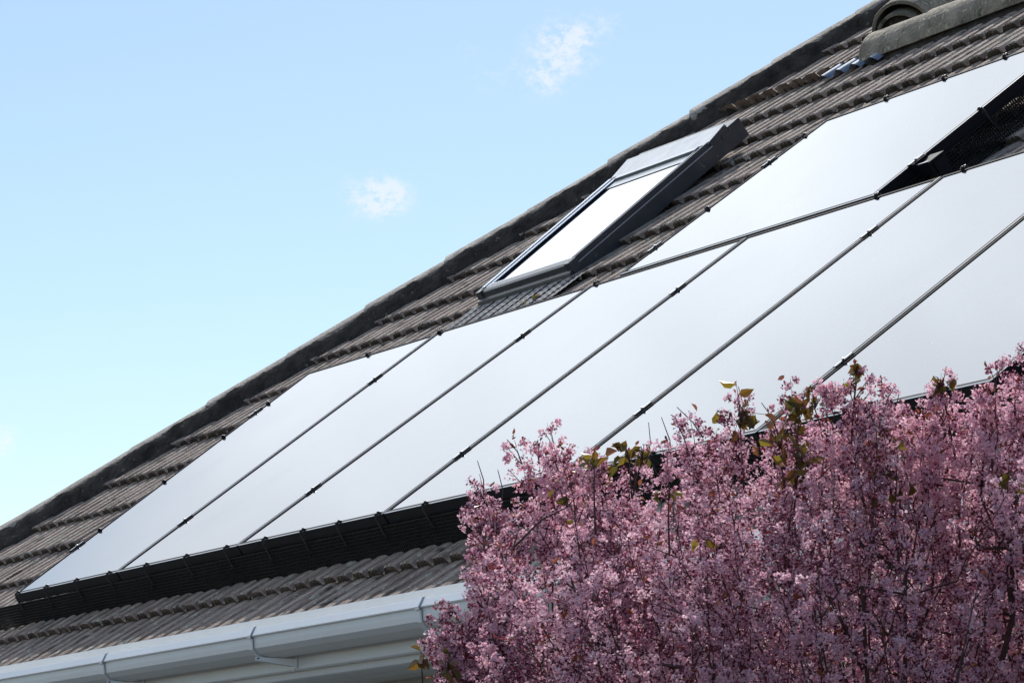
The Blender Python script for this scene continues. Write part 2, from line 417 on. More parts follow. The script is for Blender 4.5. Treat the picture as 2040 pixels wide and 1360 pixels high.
def bracket(x):
    m=MB(); e=.0055
    pr=[(-.4365,.0045),(-.4395,.0095),(-.4445,.0085),(-.4595,-.0200),(-.4585,-.0290),(-.4525,-.0300),(-.4515,-.046),(-.449,-.064),(-.434,-.081),(-.405,-.093),(-.375,-.096),(-.348,-.090)]
    rows=[[Vector((x+dx,y,gz(x)+z)) for y,z in pr] for dx in (-.014,-.011,.011,.014)]
    for i,(y,z) in enumerate(pr):                    # rounded side edges
        rows[0][i].y+= .004 if i>1 else 0; rows[3][i].y+= .004 if i>1 else 0
        if i>6: rows[0][i].z+=.004; rows[3][i].z+=.004
    m.grid(rows)
    # support arm reaching back to the fascia with a foot plate
    m.hexa([(x-.010,-.43,gz(x)-.099),(x+.075,-.3365,gz(x)-.118),(x+.10,-.3365,gz(x)-.118),(x+.016,-.44,gz(x)-.096),
            (x-.010,-.43,gz(x)-.090),(x+.075,-.3365,gz(x)-.094),(x+.10,-.3365,gz(x)-.094),(x+.016,-.44,gz(x)-.086)])
    m.hexa([(x+.07,FY-.006,gz(x)-.122),(x+.105,FY-.006,gz(x)-.122),(x+.105,FY-.001,gz(x)-.122),(x+.07,FY-.001,gz(x)-.122),
            (x+.07,FY-.006,gz(x)-.06),(x+.105,FY-.006,gz(x)-.06),(x+.105,FY-.001,gz(x)-.06),(x+.07,FY-.001,gz(x)-.06)])
    return m.build('bracket',M['upvc'],gutter)
def fix_sub(o, thing):   # the parent part keeps its own offset from the house
    o.matrix_parent_inverse=Matrix.Translation(-Vector(thing.location)+0*Vector((0,0,0)))
for x in (-1.0,.2,.94,2.152,3.402,4.572,5.75,6.9,8.1,9.3):
    b=bracket(x); b.matrix_parent_inverse=Matrix.Identity(4)
# dark rubber seal lines at the unions
for x in (2.152,3.402,4.572):
    m=MB()
    pr=[(-.4445,.009),(-.4602,-.0202),(-.4592,-.0295),(-.4530,-.0305),(-.4520,-.046),(-.4495,-.0645),(-.4345,-.0815)]
    m.grid([[Vector((x+.0155,y+.003,gz(x)+z)) for y,z in pr],[Vector((x+.0175,y+.003,gz(x)+z)) for y,z in pr]])
    m.bar((x+.018,-.435,gz(x)-.0905),(x+.085,-.341,gz(x)-.095),.004,.004)
    s_=m.build('seal',M['cell_edge'],gutter); s_.matrix_parent_inverse=Matrix.Identity(4)
# fascia joint cover
m=MB(); x=3.47
m.hexa([(x,FY-.003,gz(x)-.130),(x+.012,FY-.003,gz(x)-.130),(x+.012,FY-.0005,gz(x)-.130),(x,FY-.0005,gz(x)-.130),
        (x,FY-.003,gz(x)-.02),(x+.012,FY-.003,gz(x)-.02),(x+.012,FY-.0005,gz(x)-.02),(x,FY-.0005,gz(x)-.02)])
m.build('fascia_joint',M['upvc'],house)

# ------------------------------------------------------------------ skylight (part of the house)
SU,SW,SV,SL,SN0,SN1=.403,.797,2.339,.874,-.073,-.018
def K(a,b,n=0.):    # a,b in metres from the lower left corner of the window; n above its face
    t=b/SL
    return R(SU+a, SV+b, SN0+(SN1-SN0)*t+n)
sk=MB()
# outer cladding: kerb sides down to the tiles
def kbox(mb,a0,a1,b0,b1,n0,n1,mi=0): mb.box_uvn(a0,a1,b0,b1,n0,n1,mi,fn=K)
kerb=MB()
kbox(kerb,-.004,.045,-.0,SL+.06,-.085,-.016)
kbox(kerb,SW-.045,SW+.004,-.0,SL+.06,-.085,-.016)
kbox(kerb,.045,SW-.045,-.0,.05,-.085,-.016)
kbox(kerb,.045,SW-.045,SL,SL+.06,-.085,-.016)
sky=kerb.build('skylight',M['sky_flash'],house)
def sub(mb,name,mats):
    o=mb.build(name,mats,sky); o.matrix_parent_inverse=Matrix.Identity(4); return o
sash=MB()
for a0,a1,b0,b1 in ((0,.040,0,SL),(SW-.040,SW,0,SL),(.04,SW-.04,0,.038),(.04,SW-.04,SL-.03,SL)):
    kbox(sash,a0+.0015,a1-.0015,b0+.002,b1,-.016,.0)
kbox(sash,SW-.012,SW-.001,.0,SL,.0,.006)
kbox(inner_bead:=MB(),SW+.0045,SW+.0075,.01,SL+.0,-.021,-.017)
sub(sash,'cladding',M['sky_flash'])
inner=inner_bead
kbox(inner,.000,.028,.02,SL-.03,.0005,.008)
kbox(inner,.031,.064,.02,SL-.03,.0005,.004)
kbox(inner,SW-.052,SW-.043,.02,SL-.03,-.004,.003)
kbox(inner,.056,SW-.05,.04,.047,-.004,.003)
sub(inner,'frame',M['sky_frame'])
g=MB(); kbox(g,.05,SW-.045,.042,SL-.02,-.02,-.006); sub(g,'glass',M['sky_glass'])
# lower front cladding in three stepped folds
fr=MB()
rows=[]
for (b,n) in ((.036,.004),(.004,.002),(-.006,-.004),(-.010,-.026),(-.028,-.030),(-.031,-.036),(-.036,-.050),(-.040,-.056)):
    rows.append([K(a,b,n) for a in (-.006,SW+.006)])
fr.grid(rows)
fr.add([K(-.006,b,n) for b,n in ((.036,.004),(.004,.002),(-.006,-.004),(-.010,-.026),(-.028,-.030),(-.036,-.062),(.036,-.075))],[tuple(range(7))])
fr.add([K(SW+.006,b,n) for b,n in ((.036,.004),(.004,.002),(-.006,-.004),(-.010,-.026),(-.028,-.030),(-.036,-.062),(.036,-.075))],[tuple(range(7))])
kbox(fr,-.012,.03,-.014,.03,-.06,.005); kbox(fr,SW-.03,SW+.012,-.014,.03,-.06,.005)
sub(fr,'front_flashing',M['sky_flash'])
# side flashing on the right: a tall dark upstand, raised bead along the top
sf=MB()
kbox(sf,SW+.0045,SW+.0085,-.01,SL+.17,-.085,-.022)
sub(sf,'side_flashing',M['sky_flash'])
sf=MB(); kbox(sf,-.012,-.0045,-.01,SL+.13,-.085,-.008)
sub(sf,'side_flashing',M['sky_flash'])
# top hood: pale sloping lid with a dark front fascia
hd_=MB()
q=[(-.012,SL-.012,.003),(SW+.004,SL-.012,.003),(SW+.004,SL+.110,.020),(-.012,SL+.110,.020)]
def slab(mb,q,th,mi=0):
    top=[K(*p) for p in q]; bot=[K(p[0],p[1],p[2]-th) for p in q]
    mb.hexa(bot+top,mi)
slab(hd_,q,.004); sub(hd_,'hood_lid',M['sky_lid'])
hf=MB()
kbox(hf,-.010,SW+.002,SL-.009,SL-.003,-.03,-.0015)
for (a0,a1) in ((SW-.03,SW+.007),(-.015,.02)):
    hf.hexa([K(a0,SL-.003,-.05),K(a1,SL-.003,-.05),K(a1,SL+.110,-.05),K(a0,SL+.110,-.05),
             K(a0,SL-.003,-.002),K(a1,SL-.003,-.002),K(a1,SL+.110,.0145),K(a0,SL+.110,.0145)])
kbox(hf,-.014,SW+.008,SL+.112,SL+.185,-.085,.002)
kbox(hf,SW+.0075,SW+.0115,SL+.06,SL+.11,-.03,-.012)
sub(hf,'hood_front',M['sky_flash'])
# pale blind bar and its box seen through the glass' top end
bl=MB(); kbox(bl,.066,SW-.050,SL-.05,SL-.025,-.0045,.008); kbox(bl,.066,SW-.050,SL-.115,SL-.053,-.0045,-.003)
sub(bl,'vent_bar',mat('vent_bar_grey',(.30,.32,.33),.35,.5))
# crinkled flashing apron below
m=MB(); rows=[]
for i in range(15):
    t=i/14; row=[]
    for j in range(190):
        a=-.02+ (SW+.16)*j/189; b=-.045-.19*t
        ph=((SU+a)/.115)%1.0
        h=-.004 if .2<ph<.95 else -.02
        row.append(R(SU+a,SV+b,TN+h+.007+.0018*math.sin(j*1.9+ (i%2)*1.5)*(1 if i%2 else -.6)))
    rows.append(row)
m.grid(rows,0,False)
sub(m,'apron_flashing',noisy(mat('apron_lead',(.10,.11,.13),.45,.3),(.022,.024,.028),(.07,.075,.085),30,5))

# ------------------------------------------------------------------ solar panels
PT=.042
def lerp(a,b,t): return a+(b-a)*t
def panel(name,quad,label,group):
    """quad = (u,v) of bottom-left, bottom-right, top-right, top-left"""
    ctr=R(sum(q[0] for q in quad)/4,sum(q[1] for q in quad)/4,-PT)
    root=empty(name,ctr); tag(root,label,'solar panel',group)
    c=Vector((sum(q[0] for q in quad)/4,sum(q[1] for q in quad)/4))
    def inset(d):
        # move every edge inwards by d (bilinear is close enough for near rectangles)
        L=[Vector(q) for q in quad]; n=4; out=[]
        for i in range(4):
            p=L[i]; a=(L[(i-1)%4]-p).normalized(); b=(L[(i+1)%4]-p).normalized()
            out.append(p+(a+b)*d)
        return out
    g=.0065
    o=inset(g); l=inset(g+.0045); i_=inset(g+.016)
    def ring(A,nA,B_,nB,mb,mi):
        for k in range(4):
            k2=(k+1)%4
            mb.add([R(*A[k],nA),R(*A[k2],nA),R(*B_[k2],nB),R(*B_[k],nB)],[(0,1,2,3)],mi)
    f=MB()
    ring(o,-PT,o,-.0015,f,1); ring(o,-.0015,l,.0,f,2); ring(l,.0,i_,.0,f,0); ring(i_,.0,i_,-.003,f,0)
    bt=[R(*p,-PT) for p in o]; f.add(bt[::-1],[(0,1,2,3)],1)
    f.build('frame',[M['cell_edge'],M['black_alu'],M['frame_lip']],root)
    gl=MB(); gl.add([R(*p,-.0022) for p in i_],[(0,1,2,3)]); gl.build('glass',M['glass'],root)
    return root
bot=[.0,1.105,2.235,3.395,4.565,5.64,6.69]
top=[-.165,1.075,2.335,3.425,4.575,5.635,6.66]
PV=1.722
names=['leftmost portrait solar panel of the lower row beside the hip','second solar panel from the left in the lower row',
 'solar panel of the lower row directly below the skylight, third from left','fourth solar panel from the left, under the landscape panel',
 'solar panel between the dark roof gap and the blossom, fifth from left','last solar panel at the right end of the lower row above the shrub']
for k in range(6):
    panel('solar_panel',[(bot[k],0.003),(bot[k+1],0.003),(top[k+1],PV),(top[k],PV+.012 if k<2 else PV)],
          names[k],'solar panels mounted on the roof')
panel('solar_panel',[(2.51,1.729),(4.17,1.729),(4.10,2.862),(2.535,2.862)],
      'single landscape solar panel in the upper row right of the skylight','solar panels mounted on the roof')

# mounting rails: two runs per row, standing on the tiles
railr=empty('mounting_rails',R(3,1,TN)); tag(railr,'aluminium mounting rails under the black solar panels','mounting rails')
def rail(u0,u1,v):
    m=MB(); m.box_uvn(u0,u1,v-.02,v+.02,TN+.035,-PT-.001); 
    for k in range(int((u1-u0)/1.1)+1):
        u=u0+.15+k*1.1
        if u<u1: m.box_uvn(u-.015,u+.015,v-.015,v+.015,TN-.06,TN+.035)
    m.build('rail',M['rail'],railr)
rail(-.08,6.70,.36); rail(-.16,6.68,1.37); rail(2.5,4.235,1.97); rail(2.5,4.16,2.62)

# clamps on the seams
clampr=empty('panel_clamps',R(3,1,0)); tag(clampr,'small black and silver clamps holding the solar panels to the rails','clamps')
def clamp(u,v,end=0,dirv=1):
    m=MB(); L=.034
    m.box_uvn(u-.011,u+.011,v-L,v+L,.0012,.0035,0)
    m.box_uvn(u-.004,u+.004,v-L-.001,v+L+.001,.0036,.005,1)
    m.tube([R(u,v,.003),R(u,v,.0085)],[.005,.005],8,1)
    if end:
        s_=1 if end>0 else -1
        a,b=(u+.004,u+.020) if s_>0 else (u-.020,u-.004)
        m.box_uvn(a,b,v-L,v+L,-PT,.0012,0)
    m.build('clamp',[M['black_alu'],M['steel']],clampr)
def useam(k,v): return lerp(bot[k],top[k],v/PV)
for k in range(1,6):
    for v in (.36,1.37): clamp(useam(k,v),v)
for v in (.36,1.40): clamp(useam(0,v)-.0,v,-1); clamp(useam(6,v),v,1)
clamp(2.512,1.93,-1); clamp(2.53,2.54,-1); clamp(4.155,1.96,1)
# big bracket at the rail end by the dark gap
m=MB(); m.box_uvn(4.17,4.245,1.93,2.01,-.052,-.010,0); m.box_uvn(4.171,4.246,1.931,1.936,-.0098,-.006,1)
m.box_uvn(4.246,4.252,1.945,1.995,TN-.01,-.02,0)
m.build('clamp',[M['black_alu'],M['steel']],clampr)

# bird guard: wire mesh skirt hung from the outer frames, with clips
guard=empty('bird_guard',R(3,0,TN)); tag(guard,'black wire mesh skirt clipped round the edges of the solar panels','bird guard')
def mesh_skirt(a,b,label=None,h0=-.040,h1=-.135,out=(0,-1),pitch=.0115,w=.0032):
    """a,b = (u,v) ends of the run"""
    m=MB(); A=Vector(a);B_=Vector(b);L=(B_-A).length;d=(B_-A)/L; o=Vector(out)
    n=int(L/pitch); nh=int((h0-h1)/pitch)
    def bow(t): return .010*math.sin(t*9.0)*0.4+.006*noise.noise(Vector((t*5,0,0)))
    def P_(s_,h):
        t=(h0-h)/(h0-h1); q=A+d*s_+o*(.004+.018*t+bow(s_)*t)
        return R(q.x,q.y,h)
    for j in range(nh+1):
        h=h0-j*pitch; N_=max(2,int(L/.12))
        for i in range(N_):
            m.bar(P_(L*i/N_,h),P_(L*(i+1)/N_,h),w,w,NRM)
    for i in range(n+1):
        s_=i*pitch
        m.bar(P_(s_,h0),P_(s_,h1),w,w,Vector((d.x,d.y*cr,d.y*sr)))
    return m.build('wire_mesh',M['wire'],guard)
mesh_skirt((bot[0]-.42,0.0),(bot[6],0.0))
mesh_skirt((4.18,1.745),(4.105,2.865),out=(1,0))
mesh_skirt((bot[6]+.005,0.0),(top[6]+.005,PV),out=(1,0))
mesh_skirt((top[0],PV+.02),(2.50,PV+.012),out=(0,1),pitch=.025)
mesh_skirt((4.19,PV+.008),(6.6,PV+.008),out=(0,1),pitch=.025)
mesh_skirt((2.53,2.872),(4.10,2.872),out=(0,1),pitch=.025)
mesh_skirt((bot[0]-.005,0.0),(top[0]-.005,PV),out=(-1,0),pitch=.025)
def clip_at(u,v,out):
    m=MB(); o=Vector(out); 
    q=lambda k,n: R(u+o.x*k,v+o.y*k,n)
    m.tube([q(-.004,.0012),q(-.004,.0062)],[.0095,.0085],12,0)
    m.tube([q(-.004,.0062),q(-.004,.010)],[.006,.004],8,0)
    # hook bent over the edge and down the mesh
    m.tube([q(-.004,.006),q(.010,.005),q(.014,-.008),q(.016,-.05),q(.030,-.085),q(.020,-.088)],[.0035,.0035,.0035,.003,.0028,.0025],6,0)
    t=Vector((o.y,-o.x)); a=R(u+o.x*.014+t.x*.010,v+o.y*.014+t.y*.010,-.006); b=R(u+o.x*.024-t.x*.012,v+o.y*.024-t.y*.012,-.075)
    m.bar(a,b,.003,.0016,NRM)
    m.build('clip',M['clipblack'],guard)
for u in (.045,.37,.70,1.04,1.41,1.79,2.15,2.48,2.79,3.07,3.365,3.70,4.05,4.40,4.76,5.1,5.45,5.8,6.15,6.5):
    clip_at(u, .008, (0,-1))
for u in (.44,1.10,2.37,4.21,4.69,5.05,5.4): clip_at(u,PV-.004,(0,1))
for u in (2.94,3.31,3.68,4.05): clip_at(u,2.856,(0,1))
for v in (2.20,2.74): clip_at(2.525,v,(-1,0))
for v in (2.30,2.66): clip_at(4.14,v,(1,0))
for v in (.48,.85,1.2,1.47): clip_at(lerp(bot[0],top[0],v/PV)+.008,v,(-1,0))

# ------------------------------------------------------------------ flowering shrub in front of the house
CAM=Vector((13.3752,-4.8605,-1.2093)); 
rt=Vector((.4716,.8818,0)); fh=Vector((-.8818,.4716,0))
def W(s_,t,z): return CAM+rt*s_+fh*t+Vector((0,0,z-CAM.z+.012))
SB=W(.75,6.65,0); SB.z=GROUND
shrub=empty('flowering_shrub',SB); tag(shrub,'tall pink blossoming shrub with maroon twigs in front of the white gutter','shrub')
rnd=random.Random(11)
peaks=[(0.07,6.9,-0.284),(0.002,6.9,-0.31),(-0.063,6.7,-0.411),(0.152,6.6,-0.375),(0.237,7.0,-0.319),(0.343,6.7,-0.288),(0.421,6.5,-0.276),(0.533,6.6,-0.239),
(0.537,7.1,-0.255),(0.628,6.3,-0.258),(0.607,6.8,-0.30),(0.753,6.7,-0.285),(0.81,6.5,-0.244),(0.89,6.3,-0.247),(1.004,6.7,-0.164),(-0.07,6.5,-0.495),(-0.127,6.3,-0.694),
(0.272,6.3,-0.399),(0.408,6.9,-0.30),(-0.111,6.7,-0.724),(-0.027,6.2,-0.595),(0.1,6.3,-0.445),(0.938,7.0,-0.219),(0.661,6.2,-0.341),(1.058,6.5,-0.205),(1.17,6.6,-0.247)]
def top_z(s_):
    T=[(-.2,-.80),(-.14,-.67),(-.09,-.60),(-.06,-.50),(-.02,-.43),(.07,-.35),(.12,-.37),(.2,-.41),(.27,-.395),(.33,-.33),(.45,-.33),(.57,-.34),(.62,-.275),(.67,-.29),(.74,-.345),(.79,-.32),(.85,-.27),(.9,-.235),(1.05,-.17),(1.3,-.25),(1.6,-.45),(1.8,-.9)]
    for (a,za),(b,zb) in zip(T,T[1:]):
        if a<=s_<=b: return za+(zb-za)*(s_-a)/(b-a)
    return -2
plumes=[]      # (tip, length, radius)
for p in peaks: plumes.append((W(*p),rnd.uniform(.24,.36),rnd.uniform(.036,.048),1))
# fuller heads on the tallest shoots
for (s_,t,z,r_,k_) in ((.628,6.3,-.262,.055,6),(.07,6.85,-.30,.045,5),(.81,6.5,-.262,.035,3),(.90,6.4,-.255,.05,5),(.343,6.7,-.305,.035,3),(.535,6.6,-.27,.035,3),(-.05,6.7,-.43,.03,4),(1.0,6.6,-.19,.06,6),(.95,6.5,-.24,.05,4),(-.10,6.3,-.70,.045,8),(-.06,6.5,-.66,.04,5),(-.04,6.4,-.56,.035,4),(.68,6.4,-.31,.04,3),(.13,6.7,-.36,.04,4),(.76,6.4,-.30,.04,4)):
    for i in range(k_):
        plumes.append((W(s_+rnd.uniform(-1,1)*r_,t+rnd.uniform(-.08,.08),z-rnd.uniform(.01,.09)),rnd.uniform(.16,.28),rnd.uniform(.028,.040),1))
tries=0
while len(plumes)<780 and tries<60000:
    tries+=1
    s_=rnd.uniform(-.16,1.75); t=rnd.uniform(5.95,7.35)
    ez=1-((t-6.65)/.75)**2
    zt=top_z(s_)-.03-.30*(1-max(0,ez))
    zb=-2.0
    u_=rnd.random(); z=zt-(zt-zb)*(u_**1.25)
    if -.61<z<-.47 and s_<.02: continue
    if s_<-.02 and z<-.95 and rnd.random()<.5: continue
    if (z<-1.10 or s_>1.2) and rnd.random()<.8: continue
    # keep a loose spacing
    p=W(s_,t,z)
    if any((p-q[0]).length<.050 for q in plumes): continue
    plumes.append((p,rnd.uniform(.20,.34),rnd.uniform(.040,.058),0))
crotch=SB+Vector((0,0,.85))
# limbs
wood=MB()
def curve(a,b,sag,n,rn,wob=.03):
    out=[]
    for i in range(n+1):
        t=i/n; p=a.lerp(b,t)
        out.append(p+Vector((rn.uniform(-wob,wob),rn.uniform(-wob,wob),rn.uniform(-wob,wob)))*(math.sin(math.pi*t))+Vector((0,0,-sag*math.sin(math.pi*t))))
    return out
tr=curve(SB+Vector((0,0,-.05)),crotch,0,8,rnd,.02)
wood.tube(tr,[.060-.022*i/8 for i in range(9)],12)
limbs=[]
for k in range(46):
    s_=-.05+1.6*rnd.random(); t=rnd.uniform(6.1,7.2); z=top_z(s_)-rnd.uniform(.12,.5)
    end=W(s_,t,z); st=tr[rnd.randint(4,8)]
    pts=curve(st,end,.10,14,rnd,.035)
    r0=rnd.uniform(.008,.020)
    wood.tube(pts,[r0*(1-.80*i/14) for i in range(15)],7)
    limbs.append((pts,[r0*(1-.80*i/14) for i in range(15)]))
allp=[(p,r) for pts,rs_ in limbs for p,r in zip(pts[3:],rs_[3:])]
CX=[];  # clump centres with plume id
petal_c=[]; petal_s=[]; petal_hue=[]
leafs=[]
for pi,(tip,L,rad,kind) in enumerate(plumes):
    # direction: mostly upwards, leaning out from the crotch
    d=(tip-crotch); d.normalize(); q_=.22 if kind else .6; d=(d*.7+Vector((rnd.uniform(-q_,q_),rnd.uniform(-q_,q_),.65))).normalized()
    base=tip-d*L
    # nearest lower limb point
    bestp=min(allp,key=lambda q:(q[0]-base).length+ (2*max(0,q[0].z-base.z)))
    mid=(bestp[0]+base)*.5+Vector((0,0,-.02))
    shoot=[bestp[0],mid,base]+[base.lerp(tip,t)+Vector((rnd.uniform(-1,1),rnd.uniform(-1,1),0))*.012*(1-t) for t in (.2,.4,.6,.8,1)]
    r0=min(.0036,bestp[1]*.7)
    wood.tube(shoot,[r0,r0*.9,r0*.8,r0*.65,r0*.5,r0*.4,r0*.3,r0*.18],4,cap=False)
    tone=min(1,max(0,.5+1.1*noise.noise(tip*5.5)+rnd.uniform(-.2,.2)))
    n=int((36 if kind==0 else 44)*L/.28)
    for c in range(n):
        t=rnd.random()**.85
        rr_=rad*(1.0-.62*t**1.5)+.006
        a=rnd.uniform(0,6.283); q=rr_*math.sqrt(rnd.random())*1.25
        x=d.orthogonal().normalized(); y=d.cross(x)
        cpos=base.lerp(tip,t)+(x*math.cos(a)+y*math.sin(a))*q
        petal_c.append(cpos); petal_s.append(.0165*(1-.35*t)*rnd.uniform(.7,1.25)); petal_hue.append((tone,rnd.random()))
        if rnd.random()<.22:      # spur twig
            wood.tube([base.lerp(tip,max(0,t-.12)),cpos+d*.01],[.0013,.0007],3,cap=False)
    for c in range(10):
        t=rnd.random(); a=rnd.uniform(0,6.283); x=d.orthogonal().normalized(); y=d.cross(x)
        leafs.append((base.lerp(tip,t)+(x*math.cos(a)+y*math.sin(a))*rad*rnd.uniform(.2,.8), rnd.uniform(.010,.020), 'm', d))
    if kind and rnd.random()<.8:
        for c in range(7): leafs.append((tip-d*rnd.uniform(0,.03)+Vector((rnd.uniform(-1,1),rnd.uniform(-1,1),rnd.uniform(-.5,1)))*.009, rnd.uniform(.008,.014),'m',d))
# bare twigs standing out
for (s_,t,z,ds,dz) in ((-.055,6.7,-.43,-.012,.045),(-.02,6.8,-.44,-.008,.05),(.02,6.8,-.35,-.03,.02),(.31,6.7,-.36,-.02,.06),(.26,6.7,-.36,.005,.05),(.37,6.7,-.31,-.05,.03),(.50,6.5,-.33,-.03,.03),(.70,6.5,-.33,.03,.05),(.45,6.7,-.30,-.01,.06)):
    a=W(s_,t,z-.03); b=W(s_+ds,t,z+dz)
    wood.tube([a,a.lerp(b,.5)+rt*.006,b],[.0016,.0012,.0007],4,cap=False)
for (s_,t,z,nn,rr_) in ((.43,6.5,-.325,16,.035),(.545,6.55,-.30,14,.03),(.575,6.55,-.285,12,.028),(.51,6.6,-.36,16,.04),(.63,6.3,-.27,6,.014),(.235,6.9,-.345,10,.02),(.165,6.6,-.41,9,.025),(.26,6.9,-.34,8,.02),
      (.74,6.6,-.31,7,.015),(.81,6.5,-.262,7,.012),(.535,6.4,-.40,14,.04),(.69,6.4,-.38,14,.04),(.70,6.3,-.45,14,.04),(.52,6.35,-.46,8,.03),(.10,6.3,-.5,6,.03),(.15,6.3,-.43,8,.03),(.28,6.2,-.50,5,.02),
      (-.16,6.2,-.80,9,.014),(-.115,6.2,-.81,10,.018),(.9,6.2,-.48,6,.02),(.33,6.1,-.60,2,.01)):
    c=W(s_,t,z)
    for i in range(nn):
        q=c+Vector((rnd.gauss(0,1),rnd.gauss(0,1),rnd.gauss(0,1)))*rr_*.6
        wood.tube([c+Vector((0,0,-.02)),c.lerp(q,.5)+Vector((0,0,.004)),q],[.0011,.0009,.0006],3,cap=False)
        leafs.append((q, rnd.uniform(.020,.034),'o',Vector((0,0,-.6))))
    lp=min(allp,key=lambda q:(q[0]-c).length+2*max(0,q[0].z-c.z))
    low=lp[0] if (lp[0]-c).length<.16 else c+Vector((rnd.uniform(-.03,.03),rnd.uniform(-.03,.03),-.14))
    wood.tube([low,low.lerp(c,.6)+Vector((.006,-.005,0)),c+Vector((0,0,-.02)),c],[.0022,.0018,.0013,.0008],4,cap=False)
wood.build('trunk',M['bark'],shrub)

# petals: many small bent quads, numpy built
rs=np.random.RandomState(5)
def quads(centers,sizes,cols,asp=.75,outn=None):
    n=len(centers)
    a=rs.normal(size=(n,3)); a/=np.linalg.norm(a,axis=1)[:,None]
    b=rs.normal(size=(n,3)); b-=a*(a*b).sum(1)[:,None]; b/=np.linalg.norm(b,axis=1)[:,None]
    c=np.cross(a,b)
    h=sizes[:,None]*.5; w=h*asp
    lift=c*sizes[:,None]*.18
    # kite shaped petal: base, right, tip, left with raised sides
    v=np.stack([centers-a*h, centers+b*w+lift, centers+a*h, centers-b*w+lift],1).reshape(-1,3)
    return v
PN=29
cc=np.array([tuple(p) for p in petal_c]); cs=np.array(petal_s); ch=np.array(petal_hue)
n=len(cc)*PN
off=rs.normal(size=(n,3)); off/=np.linalg.norm(off,axis=1)[:,None]; off*= (rs.rand(n)[:,None]**.45)
cen=np.repeat(cc,PN,0)+off*np.repeat(cs,PN)[:,None]
siz=rs.uniform(.0042,.0088,n)
tone=np.repeat(ch[:,0],PN); rnd2=np.repeat(ch[:,1],PN); ind=rs.rand(n)
pink=np.array([.80,.45,.55]); pale=np.array([.95,.72,.80]); lil=np.array([.48,.27,.38]); mar=np.array([.16,.035,.06])
col=pink[None]*(1-tone[:,None]*.55)+lil[None]*tone[:,None]*.55
k=(rnd2*.55+ind*.45)[:,None]
col=col*(1-np.clip((k-.50)*2.2,0,1))+pale[None]*np.clip((k-.50)*2.2,0,1)
mk=(ind*.6+rnd2*.4<.22+.20*tone); col[mk]=mar*rs.uniform(.6,1.6,(mk.sum(),1))
verts=quads(cen,siz,col)
def np_mesh(name,verts,col,m,parent,k=4):
    me=bpy.data.meshes.new(name); nv=len(verts); nf=nv//k
    me.vertices.add(nv); me.vertices.foreach_set('co',verts.astype('f').ravel())
    me.loops.add(nv); me.loops.foreach_set('vertex_index',np.arange(nv,dtype='i'))
    me.polygons.add(nf); me.polygons.foreach_set('loop_start',np.arange(0,nv,k,dtype='i'))
    me.update(calc_edges=True)
    at=me.attributes.new('tint','FLOAT_COLOR','FACE')
    at.data.foreach_set('color',np.hstack([col,np.ones((nf,1))]).astype('f').ravel())
    me.materials.append(m)
    o=bpy.data.objects.new(name,me); C.objects.link(o); o.parent=parent; o.matrix_parent_inverse=Matrix.Translation(-Vector(parent.location))
    return o
np_mesh('blossom',verts,col,M['petal'],shrub)

# leaves: pointed, folded along the midrib (two quads each = 6 verts -> use 2 faces of 4)
# olive leaf sprays
LV=[];LC=[]
for (p,s_,kd,d) in leafs:
    ax=Vector((rnd.gauss(0,1),rnd.gauss(0,1),rnd.gauss(0,.7)))
    if kd=='o': ax=Vector((rnd.gauss(0,1),rnd.gauss(0,1),rnd.gauss(-.5,.8)))
    ax=(ax.normalized()+d*.4).normalized(); sd_=ax.cross(Vector((rnd.gauss(0,1),rnd.gauss(0,1),rnd.gauss(0,1)))).normalized(); up_=ax.cross(sd_)
    w=s_*(.30 if kd=='o' else .22); b0=p; b1=p+ax*s_*1.0-up_*s_*.18; mid=p+ax*s_*.45
    sh=up_*w*.5
    if kd=='o': c=random.choice(((.14,.10,.015),(.17,.095,.02),(.10,.085,.015),(.19,.08,.03),(.20,.15,.02)))
    else: c=random.choice(((.16,.03,.035),(.22,.05,.05),(.10,.02,.03),(.20,.06,.03),(.26,.09,.05)))
    for sg in (1,-1):
        LV+= [b0, mid+sd_*w*sg+sh-ax*s_*.12, mid+sd_*w*.8*sg+sh+ax*s_*.22, b1]; LC.append(c)
np_mesh('leaves',np.array([tuple(v) for v in LV]),np.array(LC),M['leaf'],shrub)

# ------------------------------------------------------------------ sun, sky, camera
SD=Vector((-.61,.41,.665)).normalized()
sun=bpy.data.lights.new('sun','SUN'); sun.energy=5.0; sun.angle=math.radians(.5); sun.color=(1,.95,.88)
so=bpy.data.objects.new('sun',sun); C.objects.link(so); so.rotation_euler=SD.to_track_quat('Z','Y').to_euler()
w=bpy.data.worlds.new('World'); bpy.context.scene.world=w; w.use_nodes=True
nt=w.node_tree; N=nt.nodes; L=nt.links; bg=N['Background']; STR=.12
bg.inputs['Strength'].default_value=STR
sky_=N.new('ShaderNodeTexSky'); sky_.sky_type='NISHITA'; sky_.sun_disc=False
sky_.sun_elevation=math.asin(SD.z); sky_.sun_rotation=math.atan2(SD.x,SD.y)
sky_.air_density=1.0; sky_.dust_density=.3; sky_.ozone_density=3.0
tc=N.new('ShaderNodeTexCoord'); DIR=tc.outputs['Generated']
def math_(op,a,b=None,c=None,clamp=False):
    n=N.new('ShaderNodeMath'); n.operation=op; n.use_clamp=clamp
    for i,x in enumerate((a,b,c)):
        if x is None: continue
        if isinstance(x,(int,float)): n.inputs[i].default_value=x
        else: L.new(x,n.inputs[i])
    return n.outputs[0]
def dot(v):
    n=N.new('ShaderNodeVectorMath'); n.operation='DOT_PRODUCT'; L.new(DIR,n.inputs[0]); n.inputs[1].default_value=v
    return n.outputs['Value']
def smooth(x,a,b):
    n=N.new('ShaderNodeMapRange'); n.interpolation_type='SMOOTHSTEP'
    n.inputs['From Min'].default_value=a; n.inputs['From Max'].default_value=b; L.new(x,n.inputs['Value']); return n.outputs[0]
